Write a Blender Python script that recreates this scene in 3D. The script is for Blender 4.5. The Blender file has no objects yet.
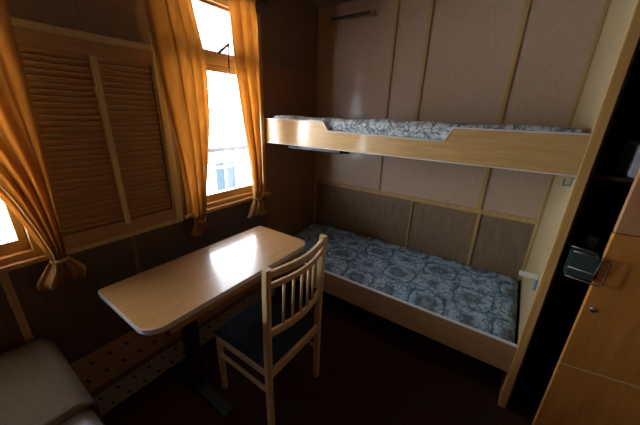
import bpy, bmesh, math, random
from mathutils import Vector, Matrix
random.seed(4)
S = bpy.context.scene
C = S.collection

# ---------------- camera ----------------
CAM = Vector((1.686, -2.395, 1.676)); YAW, PIT, ROL, FPX = 0.593, -0.341, 0.033, 276.272
fw = Vector((-math.sin(YAW)*math.cos(PIT), math.cos(YAW)*math.cos(PIT), math.sin(PIT)))
rt = Vector((math.cos(YAW), math.sin(YAW), 0)); up = rt.cross(fw)
r2 = rt*math.cos(ROL)+up*math.sin(ROL); u2 = up*math.cos(ROL)-rt*math.sin(ROL)
cd = bpy.data.cameras.new('camera'); co = bpy.data.objects.new('camera', cd); C.objects.link(co)
co.matrix_world = Matrix.Translation(CAM) @ Matrix((r2, u2, -fw)).transposed().to_4x4()
cd.sensor_width = 36; cd.lens = FPX/640*36; cd.clip_start = 0.02
S.camera = co

# ---------------- world, light, exposure ----------------
S.view_settings.view_transform = 'Standard'; S.view_settings.look = 'None'
S.view_settings.exposure = 0.0; S.view_settings.gamma = 1; S.view_settings.use_curve_mapping = False
w = bpy.data.worlds.new('sky'); S.world = w; w.use_nodes = True
bg = w.node_tree.nodes['Background']
bg.inputs[0].default_value = (0.86, 0.93, 1.0, 1); bg.inputs[1].default_value = 34.0
def portal(loc, sy, sz):
    l = bpy.data.lights.new('window_portal', 'AREA'); l.shape = 'RECTANGLE'; l.size = sz; l.size_y = sy
    l.cycles.is_portal = True
    o = bpy.data.objects.new('window_portal', l); C.objects.link(o); o.location = loc
    o.rotation_euler = (0, -math.pi/2, 0)
portal((-0.14, -1.11, 1.68), 0.75, 1.3)
portal((-0.14, -2.49, 1.68), 0.68, 1.3)

# ---------------- materials ----------------
def nt(name):
    m = bpy.data.materials.new(name); m.use_nodes = True; t = m.node_tree
    return m, t, t.nodes['Principled BSDF']
def N(t, typ, **kw):
    n = t.nodes.new(typ)
    for k, v in kw.items():
        if k in n.inputs: n.inputs[k].default_value = v
        else: setattr(n, k, v)
    return n
def coords(t, scale=(1,1,1), world=True):
    if world: s = N(t, 'ShaderNodeNewGeometry').outputs['Position']
    else: s = N(t, 'ShaderNodeTexCoord').outputs['Object']
    mp = N(t, 'ShaderNodeMapping'); mp.inputs['Scale'].default_value = scale
    t.links.new(s, mp.inputs[0]); return mp.outputs[0]
def ramp(t, fac, stops):
    r = N(t, 'ShaderNodeValToRGB'); e = r.color_ramp.elements
    e[0].position, e[0].color = stops[0][0], (*stops[0][1], 1)
    e[1].position, e[1].color = stops[-1][0], (*stops[-1][1], 1)
    for p, c in stops[1:-1]:
        x = e.new(p); x.color = (*c, 1)
    t.links.new(fac, r.inputs[0]); return r.outputs[0]
def wood(name, a, b, scale=(1,1,1), rough=.45, coat=0, nscale=6, bump=0, spec=.5, crough=.15):
    """streaky grain; scale small along the grain"""
    m, t, p = nt(name)
    v = coords(t, scale)
    n = N(t, 'ShaderNodeTexNoise', Scale=nscale, Detail=6, Roughness=.6, Distortion=.4); t.links.new(v, n.inputs['Vector'])
    c = ramp(t, n.outputs['Fac'], [(.3, a), (.7, b)])
    t.links.new(c, p.inputs['Base Color'])
    p.inputs['Roughness'].default_value = rough; p.inputs['Specular IOR Level'].default_value = spec
    p.inputs['Coat Weight'].default_value = coat; p.inputs['Coat Roughness'].default_value = crough
    if bump:
        b_ = N(t, 'ShaderNodeBump', Strength=bump, Distance=.003); t.links.new(n.outputs['Fac'], b_.inputs['Height'])
        t.links.new(b_.outputs[0], p.inputs['Normal'])
    return m
def plain(name, col, rough=.5, metal=0, spec=.5, noise=0):
    m, t, p = nt(name)
    p.inputs['Base Color'].default_value = (*col, 1); p.inputs['Roughness'].default_value = rough
    p.inputs['Metallic'].default_value = metal; p.inputs['Specular IOR Level'].default_value = spec
    n = N(t, 'ShaderNodeTexNoise', Scale=60, Detail=3); t.links.new(coords(t), n.inputs['Vector'])
    k = noise or .06
    c = ramp(t, n.outputs['Fac'], [(.3, tuple(x*(1-k) for x in col)), (.7, tuple(min(1, x*(1+k)) for x in col))])
    t.links.new(c, p.inputs['Base Color'])
    return m
M = {}
V_ = (9, 9, .6); Y_ = (9, .6, 9); X_ = (.6, 9, 9)
M['laminate'] = wood('pinkish_beige_wall_laminate', (.39,.275,.19), (.49,.355,.25), (14,14,1.5), .42, .45, 10, crough=.20)
M['oak_panel'] = wood('brown_oak_wall_panel', (.13,.085,.048), (.24,.165,.095), (10,10,.8), .5, .1, 8)
M['wall_upper'] = wood('grey_brown_wall_panel', (.15,.088,.05), (.21,.13,.08), (10,10,1.2), .5, .1, 9)
M['wall_red'] = wood('reddish_wall_veneer', (.20,.085,.032), (.29,.13,.05), (9,9,1), .45, .2, 8)
M['wall_dark'] = wood('dark_wall_veneer', (.085,.05,.028), (.13,.08,.045), (9,9,1), .5, .1, 8)
M['batten'] = wood('yellow_oak_trim', (.34,.21,.07), (.48,.31,.12), V_, .45, .1)
M['end_panel'] = wood('pale_wood_panel', (.42,.315,.155), (.54,.42,.225), (8,8,.7), .4, .3)
M['end_edge'] = wood('orange_oak_edging', (.42,.24,.07), (.55,.33,.11), V_, .4, .2)
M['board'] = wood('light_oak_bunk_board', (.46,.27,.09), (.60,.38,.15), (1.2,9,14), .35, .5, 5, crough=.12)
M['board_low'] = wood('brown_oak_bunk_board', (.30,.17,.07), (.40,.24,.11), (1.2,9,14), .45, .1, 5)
M['white_trim'] = plain('whitish_edge_strip', (.62,.64,.66), .35)
M['table'] = wood('light_oak_tabletop', (.29,.145,.05), (.40,.215,.082), (16,1.1,10), .30, .42, 5, crough=.04)
M['table_edge'] = plain('pale_table_edging', (.50,.48,.50), .25)
M['apron'] = wood('orange_brown_wood', (.22,.10,.04), (.30,.15,.06), Y_, .5)
M['chair'] = wood('blond_beech', (.50,.34,.165), (.64,.46,.245), V_, .35, .3)
M['seat'] = plain('navy_seat_fabric', (.010,.024,.045), .9, noise=.3)
M['frame'] = wood('golden_window_wood', (.40,.20,.05), (.52,.28,.08), Y_, .4, .2)
M['louvre_frame'] = wood('pale_shutter_wood', (.42,.32,.135), (.53,.41,.19), V_, .5)
M['louvre_rail'] = wood('orange_brown_shutter_rail', (.29,.145,.05), (.39,.20,.075), Y_, .5)
M['slat'] = wood('brown_slat_wood', (.36,.20,.08), (.49,.29,.12), Y_, .5, 0, 8)
M['ceiling'] = plain('grey_ceiling_paint', (.24,.20,.15), .7)
M['black'] = plain('black_metal', (.015,.016,.018), .4, .3)
M['dark_wood'] = wood('dark_closet_wood', (.05,.022,.014), (.085,.038,.024), V_, .6)
M['door_low'] = wood('orange_oak_door', (.42,.175,.032), (.56,.26,.055), (7,7,.6), .4, .25, 5)
M['door_up'] = wood('pinkish_oak_door', (.46,.23,.10), (.56,.31,.15), (7,7,.6), .4, .25, 5)
M['metal'] = plain('worn_steel', (.24,.24,.23), .4, .9)
M['bronze'] = plain('dark_bronze_metal', (.12,.10,.08), .35, .8)
M['brass'] = plain('dull_brass', (.42,.32,.14), .35, .7)
M['teal'] = plain('dark_teal_plastic', (.018,.032,.034), .7)
M['white'] = plain('white_plastic', (.62,.61,.56), .4)
M['blue'] = plain('blue_plastic', (.10,.20,.36), .4)
M['heat_top'] = plain('orange_brown_perforated_board', (.24,.12,.045), .6)
M['heat_front'] = plain('grey_green_perforated_board', (.30,.29,.20), .6)
M['heat_groove'] = plain('red_brown_groove_shade', (.15,.055,.028), .6)
M['hole'] = plain('black_slot', (.008,.006,.005), .9)
M['blanket'] = plain('brown_wool_blanket', (.15,.11,.062), .95, noise=.12)
M['sheet'] = plain('grey_sheet_cloth', (.40,.42,.44), .9)
M['deck'] = plain('pale_deck_paint', (.45,.47,.48), .7)
M['rail_white'] = plain('white_rail_paint', (.80,.82,.84), .5)
M['rail_blue'] = plain('pale_blue_screen_panel', (.040,.062,.076), .7, spec=.05)
M['rail_cap'] = plain('grey_violet_handrail', (.010,.009,.014), .7)
M['overhang'] = plain('grey_overhang_paint', (.30,.31,.33), .7)
M['linen'] = plain('bluish_white_linen', (.60,.66,.74), .9)

def carpet():
    m, t, p = nt('dark_red_carpet')
    n = N(t, 'ShaderNodeTexNoise', Scale=90, Detail=4, Roughness=.8); t.links.new(coords(t), n.inputs['Vector'])
    c = ramp(t, n.outputs['Fac'], [(.35, (.022,.007,.004)), (.55, (.045,.015,.008)), (.7, (.075,.034,.017))])
    t.links.new(c, p.inputs['Base Color']); p.inputs['Roughness'].default_value = .95
    p.inputs['Specular IOR Level'].default_value = .15
    b = N(t, 'ShaderNodeBump', Strength=.4, Distance=.004); t.links.new(n.outputs['Fac'], b.inputs['Height']); t.links.new(b.outputs[0], p.inputs['Normal'])
    return m
M['carpet'] = carpet()

def damask(name, px, py, ox, oy, base, base2, line, centre, vs=26, warp=.05):
    m, t, p = nt(name)
    g = N(t, 'ShaderNodeNewGeometry'); 
    nd = N(t, 'ShaderNodeTexNoise', Scale=13, Detail=3, Roughness=.6); t.links.new(g.outputs['Position'], nd.inputs['Vector'])
    sub = N(t, 'ShaderNodeVectorMath', operation='SUBTRACT'); t.links.new(nd.outputs['Color'], sub.inputs[0]); sub.inputs[1].default_value = (.5,.5,.5)
    sc = N(t, 'ShaderNodeVectorMath', operation='SCALE'); t.links.new(sub.outputs[0], sc.inputs[0]); sc.inputs['Scale'].default_value = warp
    ad = N(t, 'ShaderNodeVectorMath', operation='ADD'); t.links.new(g.outputs['Position'], ad.inputs[0]); t.links.new(sc.outputs[0], ad.inputs[1])
    sx = N(t, 'ShaderNodeSeparateXYZ'); t.links.new(ad.outputs[0], sx.inputs[0])
    def mth(op, a, b=None, c=None):
        n = N(t, 'ShaderNodeMath', operation=op)
        for i, v in enumerate((a, b, c)):
            if v is None: continue
            if isinstance(v, (int, float)): n.inputs[i].default_value = v
            else: t.links.new(v, n.inputs[i])
        return n.outputs[0]
    # the front face of a mattress continues the pattern downward: use y - z
    yy = mth('SUBTRACT', sx.outputs[1], sx.outputs[2])
    cx = mth('COSINE', mth('MULTIPLY', mth('SUBTRACT', sx.outputs[0], ox), 2*math.pi/px))
    cy = mth('COSINE', mth('MULTIPLY', mth('SUBTRACT', yy, oy), 2*math.pi/py))
    gg = mth('MULTIPLY', cx, cy)
    lc = tuple(.55*a_+.45*b_ for a_, b_ in zip(line, base))
    col = ramp(t, mth('MULTIPLY_ADD', gg, .5, .5), [(.0, centre), (.10, base2), (.30, base), (.47, base2), (.525, lc), (.56, line), (.60, lc), (.64, base), (.79, base2), (.86, lc), (.91, centre), (1., lc)])
    vo = N(t, 'ShaderNodeTexVoronoi', Scale=vs, feature='DISTANCE_TO_EDGE'); t.links.new(ad.outputs[0], vo.inputs['Vector'])
    nn = N(t, 'ShaderNodeTexNoise', Scale=vs*.9, Detail=2); t.links.new(g.outputs['Position'], nn.inputs['Vector'])
    n3 = N(t, 'ShaderNodeTexNoise', Scale=vs*3, Detail=4, Roughness=.7, Distortion=1.5); t.links.new(g.outputs['Position'], n3.inputs['Vector'])
    scroll = mth('MULTIPLY', mth('LESS_THAN', vo.outputs['Distance'], .10), mth('GREATER_THAN', nn.outputs['Fac'], .46))
    spk = mth('MULTIPLY', mth('GREATER_THAN', n3.outputs['Fac'], .56), .32)
    mx = N(t, 'ShaderNodeMix', data_type='RGBA'); t.links.new(mth('MAXIMUM', mth('MULTIPLY', scroll, .7), spk), mx.inputs[0]); t.links.new(col, mx.inputs[6]); mx.inputs[7].default_value = (*line, 1)
    t.links.new(mx.outputs[2], p.inputs['Base Color'])
    p.inputs['Roughness'].default_value = .85; p.inputs['Specular IOR Level'].default_value = .25
    b = N(t, 'ShaderNodeBump', Strength=.25, Distance=.003); t.links.new(gg, b.inputs['Height']); t.links.new(b.outputs[0], p.inputs['Normal'])
    return m
M['damask'] = damask('blue_damask_mattress_fabric', .52, .35, 1.674, -.472-.5, (.38,.50,.60), (.29,.40,.51), (.035,.08,.12), (.13,.13,.12), 26, .075)
M['damask_up'] = damask('white_and_blue_damask_mattress_fabric', .26, .18, .7, -.65-1.6, (.66,.70,.69), (.56,.62,.63), (.06,.11,.14), (.34,.25,.22), 30, .09)

def curtain_mat():
    m = bpy.data.materials.new('orange_curtain_cloth'); m.use_nodes = True; t = m.node_tree
    t.nodes.clear()
    out = N(t, 'ShaderNodeOutputMaterial'); 
    n = N(t, 'ShaderNodeTexNoise', Scale=40, Detail=3); t.links.new(coords(t, (1,1,.3)), n.inputs['Vector'])
    c = ramp(t, n.outputs['Fac'], [(.3, (.48,.265,.085)), (.7, (.58,.34,.12))])
    d = N(t, 'ShaderNodeBsdfDiffuse'); tr = N(t, 'ShaderNodeBsdfTranslucent')
    t.links.new(c, d.inputs[0]); t.links.new(c, tr.inputs[0])
    mx = N(t, 'ShaderNodeMixShader'); mx.inputs[0].default_value = .52
    t.links.new(d.outputs[0], mx.inputs[1]); t.links.new(tr.outputs[0], mx.inputs[2]); t.links.new(mx.outputs[0], out.inputs[0])
    return m
M['curtain'] = curtain_mat()
def glass():
    m = bpy.data.materials.new('window_glass'); m.use_nodes = True; t = m.node_tree; t.nodes.clear()
    out = N(t, 'ShaderNodeOutputMaterial'); a = N(t, 'ShaderNodeBsdfTransparent'); b = N(t, 'ShaderNodeBsdfGlossy'); b.inputs['Roughness'].default_value = .02
    mx = N(t, 'ShaderNodeMixShader'); mx.inputs[0].default_value = .04
    t.links.new(a.outputs[0], mx.inputs[1]); t.links.new(b.outputs[0], mx.inputs[2]); t.links.new(mx.outputs[0], out.inputs[0])
    return m
M['glass'] = glass()

# ---------------- mesh helpers ----------------
class MB:
    def __init__(s): s.bm = bmesh.new()
    def box(s, x0, x1, y0, y1, z0, z1, bev=0, rot=None, seg=2):
        t = bmesh.new(); bmesh.ops.create_cube(t, size=1)
        c = Vector(((x0+x1)/2, (y0+y1)/2, (z0+z1)/2)); d = (abs(x1-x0), abs(y1-y0), abs(z1-z0))
        for v in t.verts: v.co = Vector((v.co[0]*d[0], v.co[1]*d[1], v.co[2]*d[2]))
        if bev: bmesh.ops.bevel(t, geom=t.edges[:], offset=min(bev, min(d)*.49), segments=seg, profile=.5, affect='EDGES')
        if rot is not None:
            for v in t.verts: v.co = rot @ v.co
        for v in t.verts: v.co += c
        s._merge(t); return s
    def _merge(s, t):
        me = bpy.data.meshes.new('tmp'); t.to_mesh(me); t.free(); s.bm.from_mesh(me); bpy.data.meshes.remove(me)
    def bar(s, pts, w, d=None, bev=.004, upv=Vector((0,0,1))):
        """rectangular section swept along a polyline"""
        d = d or w; pts = [Vector(p) for p in pts]; rings = []
        for i, p in enumerate(pts):
            tg = (pts[min(i+1, len(pts)-1)]-pts[max(i-1, 0)]).normalized()
            a = tg.cross(upv); a = a.normalized() if a.length > 1e-4 else Vector((1,0,0)); b = a.cross(tg).normalized()
            e = min(bev, w*.4, d*.4)
            sec = [(-w/2+e,-d/2),(w/2-e,-d/2),(w/2,-d/2+e),(w/2,d/2-e),(w/2-e,d/2),(-w/2+e,d/2),(-w/2,d/2-e),(-w/2,-d/2+e)]
            rings.append([s.bm.verts.new(p+a*x+b*y) for x, y in sec])
        s._skin(rings); return s
    def _skin(s, rings):
        n = len(rings[0])
        for r, q in zip(rings, rings[1:]):
            for i in range(n): s.bm.faces.new((r[i], r[(i+1)%n], q[(i+1)%n], q[i]))
        s.bm.faces.new(rings[0][::-1]); s.bm.faces.new(rings[-1])
    def tube(s, pts, r, n=12, r2=None):
        pts = [Vector(p) for p in pts]; rings = []; a = None
        for i, p in enumerate(pts):
            tg = (pts[min(i+1, len(pts)-1)]-pts[max(i-1, 0)]).normalized()
            if a is None:
                a = tg.orthogonal().normalized()
            a = (a - tg*a.dot(tg)).normalized(); b = tg.cross(a)
            rr = r if r2 is None else r+(r2-r)*i/(len(pts)-1)
            rings.append([s.bm.verts.new(p+a*rr*math.cos(2*math.pi*k/n)+b*rr*math.sin(2*math.pi*k/n)) for k in range(n)])
        s._skin(rings); return s
    def poly(s, pts, ext):
        """extrude a planar outline by vector ext"""
        a = [s.bm.verts.new(Vector(p)) for p in pts]; b = [s.bm.verts.new(Vector(p)+Vector(ext)) for p in pts]
        n = len(a)
        for i in range(n): s.bm.faces.new((a[i], a[(i+1)%n], b[(i+1)%n], b[i]))
        s.bm.faces.new(a[::-1]); s.bm.faces.new(b); return s
    def sheet(s, grid):
        g = [[s.bm.verts.new(Vector(p)) for p in r] for r in grid]
        for i in range(len(g)-1):
            for j in range(len(g[0])-1): s.bm.faces.new((g[i][j], g[i][j+1], g[i+1][j+1], g[i+1][j]))
        return s
    def build(s, name, mat, parent=None, smooth=False, base=False, **tags):
        bm = s.bm; bmesh.ops.recalc_face_normals(bm, faces=bm.faces[:])
        xs = [v.co for v in bm.verts]
        lo = Vector([min(v[i] for v in xs) for i in range(3)]); hi = Vector([max(v[i] for v in xs) for i in range(3)])
        c = (lo+hi)/2
        if base: c.z = lo.z
        for v in bm.verts: v.co -= c
        me = bpy.data.meshes.new(name); bm.to_mesh(me); bm.free()
        for m_ in (mat if isinstance(mat, (list, tuple)) else [mat]): me.materials.append(m_)
        if smooth:
            for p in me.polygons: p.use_smooth = True
        o = bpy.data.objects.new(name, me); C.objects.link(o)
        if parent is not None:
            o.parent = parent; o.location = c - gloc(parent)
        else: o.location = c
        for k, v in tags.items(): o[k] = v
        return o
def gloc(o):
    l = Vector(o.location)
    while o.parent: o = o.parent; l += Vector(o.location)
    return l
def box(x0, x1, y0, y1, z0, z1, bev=.002, **k): return MB().box(x0, x1, y0, y1, z0, z1, bev, **k)
def thing(name, label, cat, loc, group=None):
    o = bpy.data.objects.new(name, None); C.objects.link(o); o.location = loc; o.empty_display_size = .1
    o['label'] = label; o['category'] = cat
    if group: o['group'] = group
    return o
def struct_root(name, loc):
    o = bpy.data.objects.new(name, None); C.objects.link(o); o.location = loc; o['kind'] = 'structure'; o.empty_display_size = .1; return o
ST = dict(kind='structure')

# ---------------- the room ----------------
H = 2.568; XR = 2.78; YF = -3.9
box(-.12, XR+.1, YF-.1, .1, -.06, 0, 0).build('floor', M['carpet'], **ST)
box(-.12, XR+.1, YF-.1, .1, H, H+.06, 0).build('ceiling', M['ceiling'], **ST)
# window wall with its two openings; veneer bands follow the panelling
W1 = (-1.47, -.745); W2 = (-2.82, -2.165); WZ = (1.03, 2.33)
def wall_piece(y0, y1, z0, z1, mat):
    return (y0, y1, z0, z1, mat)
m = MB(); mats = [M['wall_dark'], M['wall_red'], M['wall_upper']]
def wp(y0, y1, z0, z1, mi):
    n0 = len(m.bm.faces); m.box(-.12, 0, y0, y1, z0, z1, 0); m.bm.faces.ensure_lookup_table()
    for f in m.bm.faces[n0:]: f.material_index = mi
wp(YF, W1[1], 0, WZ[0], 0)
wp(YF, W2[0], WZ[0], WZ[1], 1); wp(W2[1], W1[0], WZ[0], 2.03, 2); wp(W2[1], W1[0], 2.03, WZ[1], 2)
wp(YF, W1[1], WZ[1], H, 2)
wp(W1[1], 0, 0, 2.03, 1); wp(W1[1], 0, 2.03, H, 2)
m.build('wall_left', mats, **ST)
# bunk wall
m = MB(); mats = [M['oak_panel'], M['laminate'], M['dark_wood']]
wp2 = lambda x0, x1, z0, z1, mi: (m.box(x0, x1, 0, .1, z0, z1, 0), [setattr(f, 'material_index', mi) for f in list(m.bm.faces)[-6:]])
wp2(0, 1.97, 0, 1.005, 0); wp2(0, 1.97, 1.005, H, 1); wp2(1.97, XR+.1, 0, H, 2)
m.build('wall_back', mats, **ST)
box(XR, XR+.1, YF, 0, 0, H, 0).build('wall_right', M['wall_red'], **ST)
box(-.12, XR+.1, YF-.1, YF, 0, H, 0).build('wall_front', M['wall_upper'], **ST)
tn = [0]
def trim(x0, x1, y0, y1, z0, z1, mat='batten'):
    tn[0] += 1; box(x0, x1, y0, y1, z0, z1, .003).build('trim_%d' % tn[0], M[mat], **ST)
trim(.0, .022, -.022, 0, 0, H-.0)                                   # corner bead
trim(.022, 1.93, -.014, 0, .985, 1.022)                             # dado rail
for x, z0, z1, ww in ((.728, 1.022, H, .018), (.985, 1.54, H, .026), (1.565, 1.022, H, .03), (1.055, .3, .985, .014), (1.578, .3, .985, .022)):
    trim(x-ww/2, x+ww/2, -.012, 0, z0, z1)
trim(1.930, 1.949, -.022, 0, .3, H)
trim(0, .012, -2.325, -2.295, 0, 1.0)
trim(0, .006, -1.82, -1.80, .0, .99, 'wall_red')

# ---------------- windows ----------------
def window(n, y0, y1):
    r = struct_root('window_%d' % n, (-.03, (y0+y1)/2, WZ[0]))
    f = MB(); t = .035
    for a, b in ((y0, y0+t), (y1-t, y1)): f.box(-.10, .012, a, b, WZ[0], WZ[1], .003)
    f.box(-.10, .010, y0+t, y1-t, 2.297, WZ[1], .003)
    f.box(-.10, .008, y0+t, y1-t, WZ[0], 1.06, .003); f.box(-.10, -.014, y0+t, y1-t, 1.960, 1.992, .003)
    f.build('window_frame', M['frame'], r)
    s = MB().box(-.075, -.03, y0+t, y1-t, 1.06, 1.11, .003).box(-.075, -.03, y0+t, y1-t, 1.918, 1.968, .003)
    for a, b in ((y0+t, y0+t+.03), (y1-t-.03, y1-t)): s.box(-.075, -.03, a, b, 1.11, 1.918, .003)
    s.build('lower_sash', M['frame'], r)
    s = MB().box(-.06, -.015, y0+t, y1-t, 1.985, 2.035, .003).box(-.06, -.015, y0+t, y1-t, 2.28, 2.297, .003)
    for a, b in ((y0+t, y0+t+.03), (y1-t-.03, y1-t)): s.box(-.06, -.015, a, b, 2.035, 2.28, .003)
    s.build('upper_sash', M['louvre_rail'], r)
    box(-.056, -.052, y0+t+.03, y1-t-.03, 1.11, 1.918, 0).build('lower_pane', M['glass'], r)
    box(-.04, -.036, y0+t+.03, y1-t-.03, 2.035, 2.28, 0).build('upper_pane', M['glass'], r)
    box(-.02, .035, y0-.03, y1+.03, 1.005, 1.03, .004).build('window_sill', M['frame'], r)
    # outer white reveal
    return r
w1 = window(1, *W1); w2 = window(2, *W2)
MB().tube([(.02, -1.135, 2.02), (.03, -1.055, 2.085)], .008).tube([(.03, -1.055, 2.09), (.03, -1.075, 1.86)], .005).build('window_stay', M['black'], w1, True)

# ---------------- louvred shutter panel ----------------
sh = thing('louvred_shutter', 'brown louvred wooden shutter in a pale frame between the two windows', 'shutter', (.0, -1.8, 1.0))
y0, y1, z0, z1 = -2.14, -1.512, 1.0, 1.985
MB().box(0, .034, y0, y1, z1-.03, z1, .003).box(0, .034, y0, y1, z0, z0+.026, .003).box(0, .034, y0, y0+.026, z0+.026, z1-.03, .003).box(0, .034, y1-.044, y1, z0+.026, z1-.03, .003).build('outer_frame', M['louvre_frame'], sh)
a0, a1, b0, b1 = y0+.026, y1-.044, z0+.026, z1-.03
MB().box(0, .03, a0, a1, b1-.06, b1, .002).box(0, .03, a0, a1, b0, b0+.07, .002).box(0, .03, a0, a0+.012, b0+.07, b1-.06, .002).box(0, .03, a1-.012, a1, b0+.07, b1-.06, .002).build('inner_frame', M['louvre_rail'], sh)
ym = -1.822
box(.0, .036, ym-.014, ym+.014, b0+.05, b1-.06, .003).build('middle_stile', M['louvre_frame'], sh)
box(0, .006, a0+.012, a1-.012, b0+.07, b1-.06, 0).build('back_board', M['louvre_rail'], sh)
ns = 31; rot = Matrix.Rotation(math.radians(38), 3, 'Y')
for (u0, u1) in ((a0+.012, ym-.014), (ym+.014, a1-.012)):
    for i in range(ns):
        z = b0+.07+(i+.5)*(b1-.06-b0-.07)/ns
        box(.009, .014, u0, u1, z-.015, z+.015, .0015, rot=rot).build('slat', M['slat'], sh)

# ---------------- curtains ----------------
def interp(tab, z):
    if z >= tab[0][0]: return tab[0][1]
    for (za, ya), (zb, yb) in zip(tab, tab[1:]):
        if z >= zb:
            s = (za-z)/(za-zb); return ya+(yb-ya)*s
    return tab[-1][1]
def smooth_tab(tab):
    return tab
def curtain(label, L, R, tie, nf, seed, x=.085, belly=.03, ret=0):
    rnd = random.Random(seed); zt, zbm = 2.40, min(L[-1][0], R[-1][0])
    root = thing('curtain', label, 'curtain', (x, (L[0][1]+R[0][1])/2, zbm), 'orange curtains at the windows')
    ph = [rnd.uniform(0, 6.28) for _ in range(4)]
    nu, nv = 90, 110; grid = []
    for j in range(nv+1):
        z = zt+(zbm-zt)*j/nv
        def sm(T): return sum(interp(T, z+d) for d in (-.06, -.03, 0, .03, .06))/5 if z-tie > .1 else interp(T, z)
        yl, yr = sm(L), sm(R); wd = yr-yl
        k = math.exp(-((z-tie)/.03)**2)                        # pinch
        amp = (.011+.008*min(1, (zt-z)/1.2))*(1-.3*k)
        tl = max(0, min(1, (tie-z)/.05))
        amp *= 1-.35*tl
        row = []
        for i in range(nu+1):
            u = i/nu; uu = u+.02*math.sin(3*z+ph[0])+.035*math.sin(u*5+ph[1])
            fx = math.sin(2*math.pi*nf*uu+ph[2])+.35*math.sin(2*math.pi*(nf*2.1)*uu+ph[3]+z)
            hem = .012*math.sin(math.pi*u*2+ph[1])*max(0, (tie-z)/max(.01, tie-zbm)) if z < tie else 0
            rk_ = max(0, (u-.72)/.28); rk_ = rk_*rk_*(3-2*rk_)*ret*min(1, max(0, (z-1.12)/.2))
            row.append((x-rk_+amp*(1-.7*min(1, rk_/.05))*fx+belly*(1-k)*math.sin(math.pi*u)*(1-tl)+.048*tl*abs(math.sin(2*math.pi*u))**.8, yl+wd*u+.006*math.cos(2*math.pi*nf*uu+ph[2]), z+hem))
        grid.append(row)
    c = MB().sheet(grid).build('cloth', M['curtain'], root, True)
    sd = c.modifiers.new('thickness', 'SOLIDIFY'); sd.thickness = .0015
    # tie band wrapped round the gathered cloth
    yl, yr = interp(L, tie), interp(R, tie); cy = (yl+yr)/2; hw = abs(yr-yl)/2+.006
    pts = [(x+.01+.036*math.cos(a), cy+hw*math.sin(a), tie+.004*math.sin(a)) for a in [2*math.pi*i/24 for i in range(25)]]
    MB().bar(pts, .004, .014, .001).build('tie_band', M['curtain'], root, True)
    # heading rings up to the rod
    return root
curtain('orange curtain gathered low at the left side of the middle window, nearest the shutter',
    [(2.42,-1.60),(2.16,-1.583),(1.73,-1.556),(1.35,-1.512),(1.06,-1.49),(1.0,-1.47),(.96,-1.50),(.925,-1.515)],
    [(2.42,-1.345),(2.23,-1.334),(1.95,-1.275),(1.62,-1.290),(1.32,-1.337),(1.06,-1.39),(1.0,-1.41),(.96,-1.39),(.925,-1.38)], 1.0, 3.5, 3, belly=.055)
curtain('orange curtain gathered low at the right side of the middle window, nearest the bunk',
    [(2.42,-1.11),(2.3,-1.095),(1.93,-1.076),(1.62,-1.035),(1.34,-.991),(1.08,-.965),(1.04,-.96),(.98,-1.00),(.90,-1.045)],
    [(2.42,-.815),(2.38,-.814),(1.76,-.806),(1.33,-.849),(1.12,-.872),(1.04,-.90),(.98,-.88),(.90,-.86)], 1.04, 3.5, 8, ret=.062)
curtain('orange curtain swept aside and tied low beside the far left window',
    [(2.42,-2.62),(1.9,-2.50),(1.6,-2.37),(1.36,-2.25),(1.2,-2.205),(1.05,-2.17),(1.02,-2.165),(.985,-2.19),(.94,-2.23),(.91,-2.23)],
    [(2.42,-2.06),(1.9,-2.065),(1.6,-2.075),(1.36,-2.09),(1.05,-2.105),(1.02,-2.115),(.985,-2.08),(.94,-2.05),(.91,-2.06)], 1.02, 4, 12)
curtain('orange curtain hanging at the far side of the far left window',
    [(2.42,-2.98),(1.6,-2.96),(1.05,-2.93),(1.0,-2.92),(.9,-2.95)],
    [(2.42,-2.74),(1.6,-2.76),(1.05,-2.84),(1.0,-2.84),(.9,-2.80)], 1.0, 5, 15)
for a, b, l in ((-1.68, -.68, 'dark metal curtain rod above the middle window'), (-3.04, -1.98, 'dark metal curtain rod above the far left window')):
    r = thing('curtain_rod', l, 'curtain rod', (.085, (a+b)/2, 2.42))
    MB().tube([(.085, a, 2.425), (.085, b, 2.425)], .011).build('rod', M['bronze'], r, True)
    for y in (a+.03, b-.03): box(0, .085, y-.01, y+.01, 2.418, 2.432, .002).build('bracket', M['bronze'], r)

# ---------------- bunk bed ----------------
BW = .723; L = 1.95
bk = thing('bunk_bed', 'built-in wooden bunk bed with two berths along the back wall', 'bunk bed', (L/2, -BW/2, 0))
box(L, L+.034, -BW+.008, -.001, 0, H-.002, .002).build('end_panel', M['end_panel'], bk)
box(L-.003, L+.037, -BW-.006, -BW+.009, 0, H-.002, .003).build('end_panel_edge', M['end_edge'], bk)
zt, zb = 1.628, 1.452
out = [(0.002, zb), (L-.003, zb), (L-.003, zt), (1.398, zt), (1.362, zt-.072), (.603, zt-.062), (.560, zt), (0.002, zt)]
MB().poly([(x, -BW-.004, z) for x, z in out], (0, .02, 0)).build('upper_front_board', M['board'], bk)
tr = MB()
cap = [(.002, zt), (.560, zt), (.603, zt-.062), (1.362, zt-.072), (1.398, zt), (L-.004, zt)]
for a, b in zip(cap, cap[1:]): tr.bar([(a[0], -BW+.006, a[1]+.003), (b[0], -BW+.006, b[1]+.003)], .024, .007, .001)
tr.build('upper_edge_strip', M['white_trim'], bk)
tr = MB().bar([(.002, -BW+.006, zb-.003), (L-.004, -BW+.006, zb-.003)], .024, .006, .001); tr.build('lower_edge_strip', M['white_trim'], bk)
box(.024, L, -BW+.018, -.031, zb+.01, zb+.035, .002).build('upper_slat_base', M['dark_wood'], bk)
zl, zlb = .457, .268
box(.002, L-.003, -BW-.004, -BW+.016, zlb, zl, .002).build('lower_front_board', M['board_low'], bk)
box(.002, L-.004, -BW-.006, -BW+.018, zl, zl+.008, .002).build('lower_front_edge_strip', M['white_trim'], bk)
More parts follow.
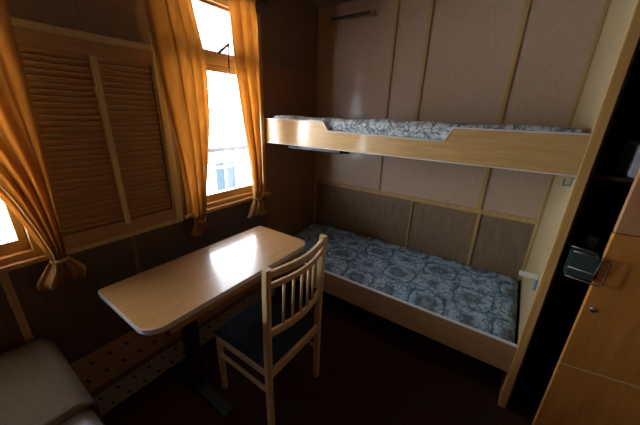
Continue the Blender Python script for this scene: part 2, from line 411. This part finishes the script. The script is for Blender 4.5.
box(.024, L, -BW+.018, -.031, zlb+.06, zlb+.085, .002).build('lower_slat_base', M['dark_wood'], bk)
box(1.80, 1.86, -.20, -.14, 0, zlb+.06, .004).build('leg', M['dark_wood'], bk)
box(.10, .16, -.20, -.14, 0, zlb+.06, .004).build('leg', M['dark_wood'], bk)
def bulge(x0, x1, y0, y1, z0, zf, zr, crown, seed, nx=60, ny=26, r=.03):
    """soft mattress: closed mesh with rounded edges and a crowned, slightly uneven top"""
    rnd = random.Random(seed); ph = [rnd.uniform(0, 6) for _ in range(6)]
    m = MB(); top = []
    for i in range(nx+1):
        row = []
        for j in range(ny+1):
            u, v = i/nx, j/ny
            x = x0+(x1-x0)*u; y = y0+(y1-y0)*v
            e = min(x-x0, x1-x, y-y0, y1-y); k = min(1, e/r); edge = r*(1-math.sqrt(max(0, 1-(1-k)**2)))
            z = zf+(zr-zf)*v+crown*math.sin(math.pi*v)**.7*1.0 if 0 < v < 1 else zf+(zr-zf)*v
            z += .004*math.sin(7*x+ph[0])*math.sin(9*y+ph[1])*k+.003*math.sin(17*x+ph[2])*k - edge
            row.append((x, y, z))
        top.append(row)
    bm = m.bm; g = [[bm.verts.new(Vector(p)) for p in r_] for r_ in top]
    for i in range(nx):
        for j in range(ny): bm.faces.new((g[i][j], g[i][j+1], g[i+1][j+1], g[i+1][j]))
    ring = [g[i][0] for i in range(nx+1)]+[g[nx][j] for j in range(1, ny+1)]+[g[i][ny] for i in range(nx-1, -1, -1)]+[g[0][j] for j in range(ny-1, 0, -1)]
    low = [bm.verts.new(Vector((v.co.x, v.co.y, z0))) for v in ring]; n = len(ring)
    for i in range(n): bm.faces.new((ring[i], ring[(i+1)%n], low[(i+1)%n], low[i]))
    bm.faces.new(low)
    return m
bulge(.03, L-.016, -BW+.020, -.034, zlb+.086, .475, .555, .012, 3).build('mattress', M['damask'], None, True, True,
    label='blue damask mattress on the lower berth of the bunk', category='mattress')
bulge(.03, L-.01, -BW+.022, -.034, zb+.036, 1.652, 1.62, .014, 5).build('mattress', M['damask_up'], None, True, True,
    label='pale flowered mattress on the upper berth of the bunk', category='mattress')
# fittings on the end panel
r = thing('rail_bracket', 'short white bracket on the end panel just above the lower mattress', 'bracket', (1.93, -.63, .87))
box(1.862, L-.0005, -.645, -.625, .862, .888, .004).build('arm', M['white'], r)
box(L-.012, L-.0005, -.655, -.615, .80, .862, .003).build('clip', M['blue'], r)
r = thing('panel_hook', 'small metal hook on the end panel under the upper board', 'hook', (L, -.65, 1.40))
box(L-.006, L, -.665, -.635, 1.385, 1.43, .003).build('plate', M['metal'], r)
MB().tube([(L-.006, -.65, 1.395), (L-.03, -.65, 1.39), (L-.032, -.65, 1.42)], .004).build('prong', M['metal'], r, True)
r = thing('reading_lamp', 'slim black strip lamp under the left end of the upper berth', 'lamp', (.45, -.66, 1.44))
box(.22, .70, -.700, -.63, zb-.034, zb+.0095, .006).build('housing', M['black'], r)
MB().tube([(.70, -.66, zb-.022), (.745, -.66, zb-.022)], .012, r2=.008).build('switch_end', M['black'], r, True)
r = thing('wall_rail', 'dark metal rail with brass ends high on the back wall under the ceiling', 'rail', (.34, 0, 2.44))
MB().tube([(.15, -.045, 2.45), (.54, -.045, 2.45)], .013).build('rod', M['bronze'], r, True)
for x in (.15, .54): MB().box(x-.014, x+.014, -.062, 0, 2.434, 2.466, .005).build('bracket', M['brass'], r)

# ---------------- table ----------------
tb = thing('table', 'long light wood table with rounded corners standing along the window wall', 'table', (.48, -1.57, 0))
tx0, tx1, ty0, ty1, tz = .247, .714, -2.078, -1.059, .88
def rr(x0, x1, y0, y1, r, z, n=8):
    P = []
    for cx, cy, a0 in ((x1-r, y1-r, 0), (x0+.02, y1-.02, 90), (x0+.02, y0+.02, 180), (x1-r, y0+r, 270)):
        q = r if a0 in (0, 270) else .02
        for k in range(n+1):
            a = math.radians(a0+90*k/n); P.append((cx+q*math.cos(a), cy+q*math.sin(a), z))
    return P
MB().poly(rr(tx0+.002, tx1-.002, ty0+.002, ty1-.002, .075, tz-.024), (0, 0, .024)).build('tabletop', M['table'], tb)
ed = MB(); P0 = rr(tx0, tx1, ty0, ty1, .076, tz-.025); P1 = rr(tx0+.003, tx1-.003, ty0+.003, ty1-.003, .073, tz-.025)
a = [[ed.bm.verts.new(Vector(p)+Vector((0, 0, dz))) for p in P] for P, dz in ((P0, 0), (P0, .0245), (P1, .0245), (P1, 0))]
n = len(P0)
for q in range(4):
    for i in range(n): ed.bm.faces.new((a[q][i], a[q][(i+1)%n], a[(q+1)%4][(i+1)%n], a[(q+1)%4][i]))
ed.build('edge_band', M['table_edge'], tb)
box(.29, tx1-.02, ty0+.09, ty1-.06, tz-.075, tz-.026, .003).build('under_frame', M['apron'], tb)
box(.315, .385, -1.775, -1.705, .03, tz-.075, .006).build('column', M['black'], tb)
box(.14, .66, -1.775, -1.705, 0, .032, .01).build('foot', M['black'], tb)
box(.29, .49, -1.80, -1.68, tz-.084, tz-.074, .002).build('top_plate', M['black'], tb)

# ---------------- chair ----------------
ch = thing('dining_chair', 'blond wooden spindle-back chair with dark blue seat drawn up to the table', 'chair', (.69, -1.43, 0))
def X_back(z): return .905+.02*max(0, (z-.45)/.6)**1.5      # rear legs rake backwards slightly
YL = lambda z: -1.650-.012*z; YR = lambda z: -1.222+.0*z
for Y in (YL, YR):
    b = MB(); zs = [0, .15, .3, .42, .55, .7, .85, .95, 1.045]
    b.bar([(X_back(z), Y(z), z) for z in zs], .032, .042, .008, Vector((1, 0, 0)))
    b.build('rear_leg', M['chair'], ch)
for y in (-1.635, -1.245):
    MB().bar([(.478, y, 0), (.472, y, .22), (.470, y, .41)], .032, .036, .008, Vector((1, 0, 0))).build('front_leg', M['chair'], ch)
def curved(z, dz, hgt, thk, bow=.035, n=12, ya=None, yb=None):
    ya = YL(z)+.012; yb = YR(z)-.012
    return [(X_back(z+dz*0)+bow*math.sin(math.pi*i/n), ya+(yb-ya)*i/n, z+dz*i/n) for i in range(n+1)]
def rail(name, z, hgt, thk, bow=.035):
    MB().bar(curved(z, 0, hgt, thk, bow), thk, hgt, .004).build(name, M['chair'], ch)
rail('top_rail', 1.008, .036, .022)
rail('second_rail', .945, .030, .018)
rail('lower_rail', .672, .042, .020)
rail('seat_rear_rail', .405, .055, .022, .0)
for i in range(5):
    u = (i+1.35)/7.0
    s_ = .035*math.sin(math.pi*u)
    za, zb_ = .69, .932
    ya = YL(.7)+.012+(YR(.7)-YL(.7)-.024)*u
    MB().tube([(X_back(z)+s_, ya, z) for z in (za, (za+zb_)/2, zb_)], .0075).build('spindle', M['chair'], ch, True)
for y in (-1.640, -1.238):
    MB().bar([(.485, y, .395), (.895, y, .395)], .020, .050, .003).build('seat_side_rail', M['chair'], ch)
    MB().bar([(.485, y, .275), (.895, y, .262)], .016, .026, .004).build('stretcher', M['chair'], ch)
MB().bar([(.474, -1.625, .395), (.474, -1.255, .395)], .020, .050, .003).build('seat_front_rail', M['chair'], ch)
def cushion():
    m = bulge(.455, .888, -1.648, -1.232, .418, .452, .452, .012, 8, 24, 24, .022); return m
cushion().build('seat', M['seat'], ch, True)

# ---------------- heater cover ----------------
ht = thing('heater_cover', 'low perforated heater cover along the window wall under the table', 'heater cover', (.06, -1.3, 0))
HY0, HY1 = -2.235, -.76
def slots(m, fn, rows, mi):
    for (v, off) in rows:
        y = HY0+.04+off
        while y < HY1-.05:
            m_ = fn(v, y); m.box(*m_[0], 0, rot=m_[1]); 
            for f in list(m.bm.faces)[-6:]: f.material_index = mi
            y += .085
m = MB().box(.085, .10, HY0, HY1, .035, .20, .002)
slots(m, lambda v, y: ((.0995, .1012, y-.006, y+.006, v-.012, v+.012), Matrix.Rotation(.6, 3, 'X')), ((.075, 0), (.155, .04)), 1)
m.build('front_board', [M['heat_front'], M['hole']], ht)
box(.08, .112, HY0, HY1, .20, .232, .003).build('groove_shade_strip', M['heat_groove'], ht)  # shadowed groove between the boards, its shade put into a dark red-brown strip
A = Vector((.10, 0, .235)); B = Vector((.012, 0, .40)); ang = math.atan2(B.x-A.x, B.z-A.z)
Rm = Matrix.Rotation(ang, 3, 'Y'); Lh = (B-A).length; mid = (A+B)/2
m = MB().box(mid.x-.006, mid.x+.006, HY0, HY1, mid.z-Lh/2, mid.z+Lh/2, 0, rot=Rm)
nrm = Vector((math.cos(ang), 0, -math.sin(ang)))
nrm = Rm @ Vector((1, 0, 0))
for v, off in ((.3, .02), (.72, .06)):
    y = HY0+.04+off
    while y < HY1-.05:
        p = A+(B-A)*v+nrm*.006
        m.box(p.x-.0008, p.x+.0008, y-.006, y+.006, p.z-.013, p.z+.013, 0, rot=Rm @ Matrix.Rotation(.6, 3, 'X'))
        for f in list(m.bm.faces)[-6:]: f.material_index = 1
        y += .085
m.build('sloping_board', [M['heat_top'], M['hole']], ht)
for y in (HY0, HY1-.012):
    MB().poly([(.002, y, 0), (.085, y, 0), (.085, y, .2), (.094, y, .23), (.008, y, .395), (.002, y, .395)], (0, .012, 0)).build('end_board', M['heat_top'], ht)

# ---------------- daybed at the lower left ----------------
db = thing('daybed', 'low berth in the bottom left corner with brown blanket over a grey sheet', 'bed', (.38, -3.0, 0))
box(.03, .70, -3.80, -2.27, .05, .32, .008).build('base', M['dark_wood'], db)
bulge(.012, .745, -3.82, -2.255, .32, .62, .62, .008, 9, 40, 40, .05).build('mattress', M['sheet'], db, True)
bk2 = MB(); g = []
for j in range(41):
    v = j/40; y = -3.80+(-2.243+3.80)*v; row = []
    for i in range(31):
        u = i/30; x = .018+(.588-.018)*u
        e = max(0, 1-(-2.243-y)/.05); e2 = max(0, 1-(x-.018)/.05)
        z = .652+.004*math.sin(11*x+5*y)+.003*math.sin(23*y)-.05*(1-math.sqrt(1-e*e*.98))-.04*(1-math.sqrt(1-e2*e2*.98))
        row.append((x, y, z))
    row.append((.590, y, .626)); g.append(row)
g.append([(p[0], -2.240, .50) for p in g[-1]]); g.append([(p[0], -2.240, .34) for p in g[-2]])
b_ = bk2.sheet(g).build('blanket', M['blanket'], db, True)
sd = b_.modifiers.new('thickness', 'SOLIDIFY'); sd.thickness = .008

# ---------------- closet at the right ----------------
cl = thing('closet', 'dark built-in closet with orange wooden doors standing ajar right of the bunk', 'closet', (2.38, -.36, 0))
CX0, CX1, CY = 1.9905, XR-.002, -.66
box(CX0, CX0+.012, CY-.03, -.002, 0, H-.004, .001).build('side_panel', M['dark_wood'], cl)
box(CX1-.015, CX1, CY, -.002, 0, H-.004, .001).build('side_panel', M['dark_wood'], cl)
box(CX0+.012, CX1-.015, -.014, -.002, 0, H-.004, 0).build('back_panel', M['dark_wood'], cl)
for z, mt in ((2.0, 'oak_panel'), (1.452, 'dark_wood'), (1.035, 'dark_wood'), (.74, 'dark_wood')):
    box(CX0+.012, CX1-.015, -.64 if z == 1.452 else -.45, -.014, z-.018, z, .002).build('shelf', M[mt], cl)
def door(z0, z1, mat, name):
    e = Vector((2.118, -.785, 0)); a = math.radians(9); R3 = Matrix.Rotation(a, 3, 'Z'); wd = .66
    m = MB().box(0, wd, 0, .022, z0, z1, .002)
    for v in m.bm.verts: v.co = R3 @ v.co + e
    d = m.build(name, M[mat], cl)
    return d, R3, e
d1, R3, e = door(.02, .506, 'door_low', 'door')
d2, R3, e = door(.514, 1.236, 'door_low', 'door')
d3, R3, e = door(1.240, H-.03, 'door_up', 'door')
m = MB().box(0, .66, -.002, .02, .506, .514, 0)
for v in m.bm.verts: v.co = R3 @ v.co + e
m.build('seam_strip', M['louvre_frame'], cl)
m = MB().tube([(.035, .0, .858), (.035, -.006, .858)], .014, 20)
for v in m.bm.verts: v.co = R3 @ v.co + e
m.build('lock', M['metal'], d2, True)

# metal rack with a tray
rk = thing('wire_rack', 'metal rack with a dark tray and loop handle between bunk and closet door', 'rack', (2.04, -.70, .99))
RY = -.83
for q in (RY, -.765):
    MB().tube([(2.006, q, 1.136), (2.105, q, 1.124)], .0035).build('top_rail', M['metal'], rk, True)
MB().tube([(2.006, RY, 1.058), (2.097, RY, 1.047), (2.105, RY, 1.124)], .0035).build('lower_rail', M['metal'], rk, True)
MB().tube([(2.099, RY-.002, 1.125), (2.128, RY-.002, 1.122), (2.132, RY-.002, 1.112), (2.132, RY-.002, 1.012), (2.126, RY-.002, 1.001), (2.006, RY-.002, 1.012)], .0035).build('handle', M['bronze'], rk, True)
m = MB().box(2.006, 2.10, RY+.006, RY+.012, 1.012, 1.125, .001).box(2.006, 2.10, -.768, -.774, 1.012, 1.125, .001).box(2.006, 2.10, RY+.012, -.774, 1.010, 1.016, .001).box(2.095, 2.10, RY+.012, -.774, 1.016, 1.122, .001)
m.build('tray', M['teal'], rk)
def cup(x, y, z):
    b = MB(); n = 20; prof = [(.0, 0), (.022, 0), (.028, .06), (.026, .06), (.021, .004), (0, .004)]
    rings = [[b.bm.verts.new((x+r*math.cos(2*math.pi*k/n), y+r*math.sin(2*math.pi*k/n), z+h)) for k in range(n)] for r, h in prof[1:-1]]
    for r, q in zip(rings, rings[1:]):
        for i in range(n): b.bm.faces.new((r[i], r[(i+1)%n], q[(i+1)%n], q[i]))
    b.bm.faces.new(rings[0][::-1]); b.bm.faces.new(rings[-1]); return b
cup(2.143, -.42, 1.0355).build('cup', M['white'], None, True, True, label='small pale cup on a dark closet shelf behind the rack', category='cup')
box(2.131, 2.40, -.62, -.40, 1.4525, 1.60, .012).build('folded_linen', M['linen'], None, False, True, label='bluish white folded linen on the upper closet shelf', category='linen')

# ---------------- outside: ship's deck with railing ----------------
box(-1.62, -.122, -6, 3, -.12, -.02, 0).build('deck_floor', M['deck'], **ST)
box(-1.75, -.122, -6, 3, 2.38, 2.50, .01).build('deck_overhang', M['overhang'], **ST)
dr = thing('deck_railing', 'white deck railing with pale blue screens seen through the middle window', 'railing', (-1.5, -.5, -.02))
RX = -1.5
MB().box(RX-.03, RX+.03, -5, 2, 1.17, 1.225, .01).build('handrail', M['rail_cap'], dr)
for z0, z1 in ((1.03, 1.06), (.955, .985), (.60, .64), (.1, .13)):
    MB().box(RX-.015, RX+.015, -5, 2, z0, z1, .003).build('cross_bar', M['rail_white'], dr)
y = -4.93; k = 0
pitch_ = .35
while y < 2:
    box(RX-.02, RX+.02, y-.016, y+.016, -.02, 1.17, .003).build('post', M['rail_white'], dr)
    k += 1; y += pitch_/2+.0
ys = [-4.93+.175*i for i in range(40)]
for i, y in enumerate(ys):
    if i % 4 in (3, 0) and y > -.5:
        box(RX-.005, RX+.005, y+.016, y+.159, .64, .955, 0).build('screen_panel', M['rail_blue'], dr)
        box(RX-.005, RX+.005, y+.016, y+.159, .985, 1.03, 0).build('screen_panel', M['rail_blue'], dr)
    else:
        m = MB()
        for d in range(-9, 10):
            for s in (1, -1):
                # diagonal wires clipped to the bay
                pts = []
                za, zb_ = .64, 1.03
                yy0 = y+.016; yy1 = y+.159
                c0 = (yy0+yy1)/2+d*.035
                y_a = c0-s*(zb_-za)/2; y_b = c0+s*(zb_-za)/2
                t0, t1 = 0, 1
                for lo, hi in ((yy0, yy1),):
                    dy = y_b-y_a
                    ta, tb_ = (lo-y_a)/dy, (hi-y_a)/dy
                    if ta > tb_: ta, tb_ = tb_, ta
                    t0, t1 = max(t0, ta), min(t1, tb_)
                if t1-t0 > .05:
                    m.tube([(RX, y_a+(y_b-y_a)*t0, za+(zb_-za)*t0), (RX, y_a+(y_b-y_a)*t1, za+(zb_-za)*t1)], .003, 4)
        m.build('lattice', M['rail_white'], dr)
